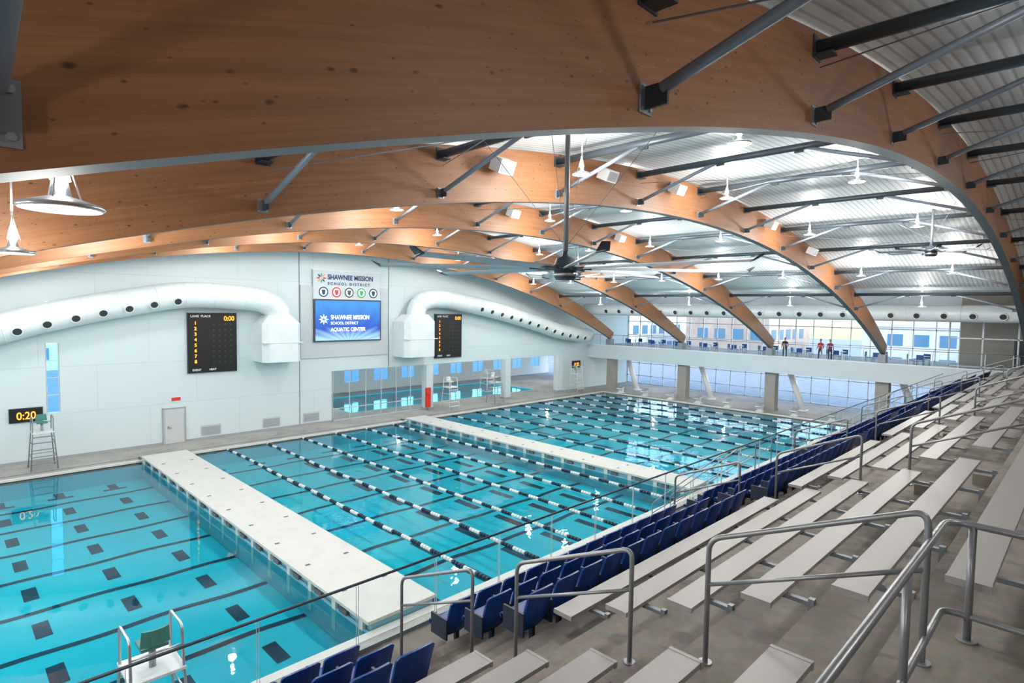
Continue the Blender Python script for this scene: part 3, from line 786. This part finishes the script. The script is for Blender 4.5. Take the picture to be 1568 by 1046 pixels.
def light(name,loc,power,r,col=(1,.93,.84),parent=None):
    l=bpy.data.lights.new(name,'POINT');l.energy=power;l.shadow_soft_size=r;l.color=col
    o=bpy.data.objects.new(name,l);COL.objects.link(o);o.location=loc
    if parent:o.parent=parent
    return o
PS=.72
protoA=None;protoB=None
for (x,y,z) in pos+bay0_fill+near:
    nr=(x,y,z) in near
    if nr:
        if protoB is None: protoB=pendant_mesh(2.0).obj('pendant_light',loc=(x,y,z));o=protoB
        else:o=inst(protoB,'pendant_light',(x,y,z))
    else:
        if protoA is None: protoA=pendant_mesh(1.33).obj('pendant_light',loc=(x,y,z));o=protoA
        else:o=inst(protoA,'pendant_light',(x,y,z))
    o.scale=(PS,PS,PS)
    k_=.58 if y<0 else (.32 if nr else 1)
    light('bulb',(0,0,-.35),255*k_,.2,(1,.96,.90),parent=o);light('uplight',(0,0,.72),62*k_,.08,(1,.97,.93),parent=o)
for y in(10,18,26,34):
    for nm,z in(('ceiling_downlight',3.45),('ceiling_downlight',9.2)):
        mb=MB();mb.lathe((0,0,0),[(.0,.1),(.15,.1),(.16,0),(.14,0)],M_white,n=16);mb.lathe((0,0,0),[(.14,.01),(0,.01)],M_lamp,n=16)
        mb.cyl((0,0,.1),(0,0,.15 if z<4 else 1.15),.02,M_white,n=8)
        o=mb.obj(nm,loc=(56,y,z));light('bulb',(0,0,-.15),90,.12,parent=o)
for x in(24,31,38,45,52):
    mb=MB();mb.lathe((0,0,0),[(.0,.15),(.15,.15),(.16,0),(.14,0)],M_white,n=16);mb.lathe((0,0,0),[(.14,.01),(0,.01)],M_lamp,n=16)
    o=mb.obj('ceiling_downlight',loc=(x,46,3.8));light('bulb',(0,0,-.15),190,.15,parent=o)
# fans
def fan(loc,top,R,name='industrial_fan',n=8,a0=0.1):
    mb=MB()
    x,y,z=loc
    mb.cyl((0,0,.2),(0,0,top-z),.05,M_railp,n=12)
    mb.lathe((0,0,0),[(0,-.20),(.18,-.20),(.22,-.14),(.22,-.02),(.29,0),(.29,.07),(.22,.09),(.18,.22),(.07,.26),(.055,.36)],M_dark,n=24)
    mb.lathe((0,0,0),[(.225,-.13),(.24,-.13),(.24,-.06),(.225,-.06)],M_ss,n=24)
    for i in range(n):
        M=Matrix.Rotation(a0+2*math.pi*i/n,4,'Z')
        T=Matrix.Rotation(math.radians(18),4,'X')
        mb.box((.22,-.05,.0),(.7,.05,.04),M_dark,M)
        c0,c1=.12,.10
        pr=[(-1,0),(-.4,.028),(.3,.024),(1,0),(.3,-.012),(-.4,-.008)]
        ring=[]
        for xx,c in((.5,c0),(R*.5,c0),(R-.1,c1)):
            ring.append([M@T@Vector((xx,c*p[0],p[1]+.03)) for p in pr])
        for r0,r1 in zip(ring,ring[1:]):
            for j in range(6): mb.poly([r0[j],r0[(j+1)%6],r1[(j+1)%6],r1[j]],M_frame)
        mb.poly(ring[-1],M_frame)
        for dz in(0,-.015): mb.poly([M@Vector((R-.14,-.10,dz)),M@Vector((R-.14,.10,.04+dz)),M@Vector((R+.04,.07,.13+dz)),M@Vector((R+.04,-.05,.13+dz))],M_dark)
    for a in range(4):
        an=a*math.pi/2+.5;mb.cyl((.05*math.cos(an),.05*math.sin(an),.5),(2.2*math.cos(an),2.2*math.sin(an),top-z-.05),.006,M_steel,n=5)
    return mb.obj(name,loc=loc)
fan((8.82,7.40,9.52),roofz(8.8)-.02,3.72,a0=.05)
fan((30.5,5.25,11.45),roofz(30.5)-.02,2.0,a0=.3)
fan((30.5,24.5,10.9),roofz(30.5)-.02,3.6,a0=.3)
def speaker(x,Y):
    mb=MB();T=Matrix.Rotation(math.radians(25),4,'X')
    mb.box((-.26,-.46,-.18),(.26,-.05,.18),M_white,T);mb.poly([T@Vector(p) for p in [(-.22,-.465,-.14),(.22,-.465,-.14),(.22,-.465,.14),(-.22,-.465,.14)]],M_vent)
    mb.cyl((0,-.1,.1),(0,.12,.15),.04,M_steel,n=8)
    mb.obj('loudspeaker',loc=(x,Y-.28,zb(x)+1.0))
for x in(10.7,15.3,19.6,28.3,34): speaker(x,ARCHY[2])
for x in(10.7,19.6,28.3): speaker(x,ARCHY[3])
# ------------------------------------------------------------------ lifeguard chairs
def guardchair(loc,rz,frame,cush,name='lifeguard_chair'):
    mb=MB();P=1.95
    for sx in(-1,1):
        mb.tube(arcpath([(sx*.55,.6,0),(sx*.42,.42,P),(sx*.42,.40,P+.75),(sx*.42,-.35,P+.75),(sx*.42,-.42,P),(sx*.55,-.6,0)],.12),.026,frame,n=8)
        mb.cyl((sx*.50,-.5,.7),(sx*.50,.5,.7),.018,frame,n=8)
        mb.cyl((sx*.47,-.45,1.4),(sx*.47,.45,1.4),.018,frame,n=8)
    for z in(.35,.7,1.05,1.4,1.7):
        t=z/P;mb.cyl((-.55+.13*t,.6-.18*t,z),(.55-.13*t,.6-.18*t,z),.02,frame,n=8)
        mb.box((-.5+.13*t,.6-.18*t-.07,z-.01),(.5-.13*t,.6-.18*t+.05,z+.02),frame)
    mb.cyl((-.5,-.5,.7),(.5,-.5,.7),.018,frame,n=8)
    mb.box((-.45,-.48,P-.05),(.45,.5,P),M_white)
    mb.cyl((0,-.05,P),(0,-.05,P+.4),.06,M_vent,n=10)
    mb.box((-.22,-.25,P+.40),(.22,.2,P+.46),cush)
    pts=[]
    for i in range(7):
        t=i/6*2-1;pts.append((t*.24,-.30+.06*t*t))
    for (a,b_),(c,d) in zip(pts,pts[1:]):
        for off in(0,.04): mb.poly([(a,b_-off,P+.50),(c,d-off,P+.50),(c*.9,d-off-.05,P+.82),(a*.9,b_-off-.05,P+.82)],cush)
        mb.poly([(a*.9,b_-.05,P+.82),(c*.9,d-.05,P+.82),(c*.9,d-.09,P+.82),(a*.9,b_-.09,P+.82)],cush)
    mb.cyl((-.42,-.38,P+.4),(.42,-.38,P+.4),.02,frame,n=8)
    o=mb.obj(name,loc=loc);o.rotation_euler[2]=rz;return o
guardchair((2.75,12.1,.1),0,M_ss,M_teal)
guardchair((4.0,38.4,.1),math.pi,M_steel,M_teal)
guardchair((31.2,38.6,.1),math.pi,M_white,M_white)
guardchair((38,41.4,.1),math.pi,M_white,M_white)
guardchair((36.5,38.7,.1),math.pi,M_ss,M_white)
guardchair((48.2,38.6,.1),math.pi,M_white,M_green)
# ------------------------------------------------------------------ people
M_skin=mat('skin',(.55,.33,.24),.5);M_hair=mat('hair',(.05,.03,.02),.6);M_eye=mat('eye',(.02,.02,.02),.2);M_lip=mat('lips',(.45,.15,.13),.5);M_shoe=mat('shoe',(.02,.02,.02),.5)
def clothes(name,top,bot,sit):
    m=bpy.data.materials.new(name);m.use_nodes=True;nt=m.node_tree;b=nt.nodes['Principled BSDF'];b.inputs['Roughness'].default_value=.8
    tc=N(nt,'ShaderNodeTexCoord');sp=N(nt,'ShaderNodeSeparateXYZ');nt.links.new(tc.outputs['Object'],sp.inputs[0])
    r=N(nt,'ShaderNodeValToRGB');r.color_ramp.interpolation='CONSTANT';e=r.color_ramp.elements
    e[0].position=0;e[0].color=(*bot,1);e[1].position=.93/1.8;e[1].color=(*top,1);q=e.new(1.47/1.8);q.color=(.55,.33,.24,1)
    dv=N(nt,'ShaderNodeMath',operation='DIVIDE');dv.inputs[1].default_value=1.8;nt.links.new(sp.outputs[2],dv.inputs[0]);nt.links.new(dv.outputs[0],r.inputs[0]);nt.links.new(r.outputs[0],b.inputs['Base Color']);return m
def skin(verts,edges,rad,m,name,parent,root=0,sub=2):
    me=bpy.data.meshes.new(name);me.from_pydata(verts,edges,[]);me.materials.append(m)
    o=bpy.data.objects.new(name,me);COL.objects.link(o);o.parent=parent
    md=o.modifiers.new('s','SKIN');md.use_smooth_shade=True
    for i,v in enumerate(me.skin_vertices[0].data): v.radius=rad[i] if isinstance(rad[i],tuple) else (rad[i],rad[i]);v.use_root=(i==root)
    s_=o.modifiers.new('ss','SUBSURF');s_.levels=sub;s_.render_levels=sub
    return o
def person(loc,rz,top,bot,name='person',arm=0.0,stride=.08):
    e=empty(name,loc);e.rotation_euler[2]=rz
    m=clothes(name+'_clothes',top,bot,False)
    V=[(0,0,.95),(0,0,1.10),(0,0,1.30),(0,0,1.43),(0,.0,1.52),(0,.01,1.58)];R_=[(.16,.11),(.14,.10),(.17,.115),(.11,.08),(.052,.052),(.05,.05)]
    E=[(0,1),(1,2),(2,3),(3,4),(4,5)]
    for s_ in(-1,1):
        k=len(V);f=s_*stride
        V+=[(s_*.10,0,.88),(s_*.11,f*.6+.02,.50),(s_*.11,f,.10),(s_*.12,f+.14,.05)];R_+=[.085,.06,.042,(.045,.035)];E+=[(0,k),(k,k+1),(k+1,k+2),(k+2,k+3)]
        k=len(V)
        V+=[(s_*.19,0,1.40),(s_*.24,-.02,1.12),(s_*.23,.10+arm*.2,.90+arm*.25)];R_+=[.06,.043,.03];E+=[(3,k),(k,k+1),(k+1,k+2)]
        h=Vector(V[-1]);d=Vector((0,.25+arm,-.9+arm)).normalized();c=h+d*.08
        hv=[tuple(h),tuple(h+d*.05),tuple(c)];he=[(0,1),(1,2)];hr=[.024,(.032,.016),(.034,.015)]
        for fi,(off,ln) in enumerate([(-.027,.062),(-.009,.075),(.009,.070),(.027,.055)]):
            k2=len(hv);b0=c+Vector((0,off,0));hv+=[tuple(b0+d*.015),tuple(b0+d*(ln*.55)),tuple(b0+d*ln+Vector((-s_*.014,0,0)))];hr+=[.009,.0085,.007];he+=[(2,k2),(k2,k2+1),(k2+1,k2+2)]
        k2=len(hv);hv+=[tuple(h+d*.04+Vector((-s_*.005,.035,0))),tuple(h+d*.075+Vector((-s_*.015,.055,0)))];hr+=[.010,.008];he+=[(1,k2),(k2,k2+1)]
        skin(hv,he,hr,M_skin,'hand',e,0,1)
    skin(V,E,R_,m,'body',e,0,2)
    mb=MB();c=(0,.02,1.68)
    mb.ell(c,(.075,.095,.118),M_skin,18,14);mb.ell((0,.03,1.63),(.058,.075,.07),M_skin)
    mb.ell((0,-.005,1.715),(.082,.098,.098),M_hair,18,12);mb.ell((0,.118,1.665),(.013,.02,.022),M_skin,8,6)
    for s_ in(-1,1): mb.ell((s_*.03,.105,1.685),(.013,.008,.008),M_eye,8,6);mb.ell((s_*.078,.01,1.67),(.012,.02,.03),M_skin,8,6);mb.box((s_*.018,.108,1.70),(s_*.042,.114,1.706),M_hair)
    mb.ell((0,.102,1.625),(.024,.008,.007),M_lip,8,6)
    mb.obj('head',e)
    mb=MB()
    for s_ in(-1,1):
        f=s_*stride;mb.ell((s_*.12,f+.06,.045),(.05,.14,.045),M_shoe,12,8)
    mb.obj('shoes',e)
    return e
person((52.75,16.35,4.8),math.radians(80),(.5,.04,.05),(.03,.04,.08),arm=.3)
person((52.7,15.6,4.8),math.radians(120),(.30,.06,.10),(.05,.05,.06))
person((52.7,19.2,4.8),math.radians(95),(.03,.04,.06),(.04,.05,.09),arm=.2)
# ------------------------------------------------------------------ world, camera
w=bpy.data.worlds.new('World');S.world=w;w.use_nodes=True;nt=w.node_tree;bg=nt.nodes['Background']
sky=nt.nodes.new('ShaderNodeTexSky');sky.sky_type='NISHITA';sky.sun_disc=False;sky.sun_elevation=math.radians(28);sky.sun_rotation=math.radians(200);sky.air_density=1.2;sky.dust_density=1.5
nt.links.new(sky.outputs[0],bg.inputs[0]);bg.inputs[1].default_value=.7
F=896.1;a=math.radians(45.07);b_=math.radians(-3.228);c=math.radians(.8659)
f=Vector((math.cos(a)*math.cos(b_),math.sin(a)*math.cos(b_),math.sin(b_)));r=Vector((math.sin(a),-math.cos(a),0));u=r.cross(f)
r2=r*math.cos(c)+u*math.sin(c);u2=-r*math.sin(c)+u*math.cos(c)
cd=bpy.data.cameras.new('camera');cd.sensor_width=36;cd.sensor_fit='HORIZONTAL';cd.lens=36*F/1568;cd.clip_start=.05;cd.clip_end=600
cam=bpy.data.objects.new('camera',cd);COL.objects.link(cam)
cam.matrix_world=Matrix(((r2.x,u2.x,-f.x,0),(r2.y,u2.y,-f.y,0),(r2.z,u2.z,-f.z,8.751),(0,0,0,1)))
S.camera=cam
S.view_settings.view_transform='Standard';S.view_settings.look='None';S.view_settings.exposure=0.32
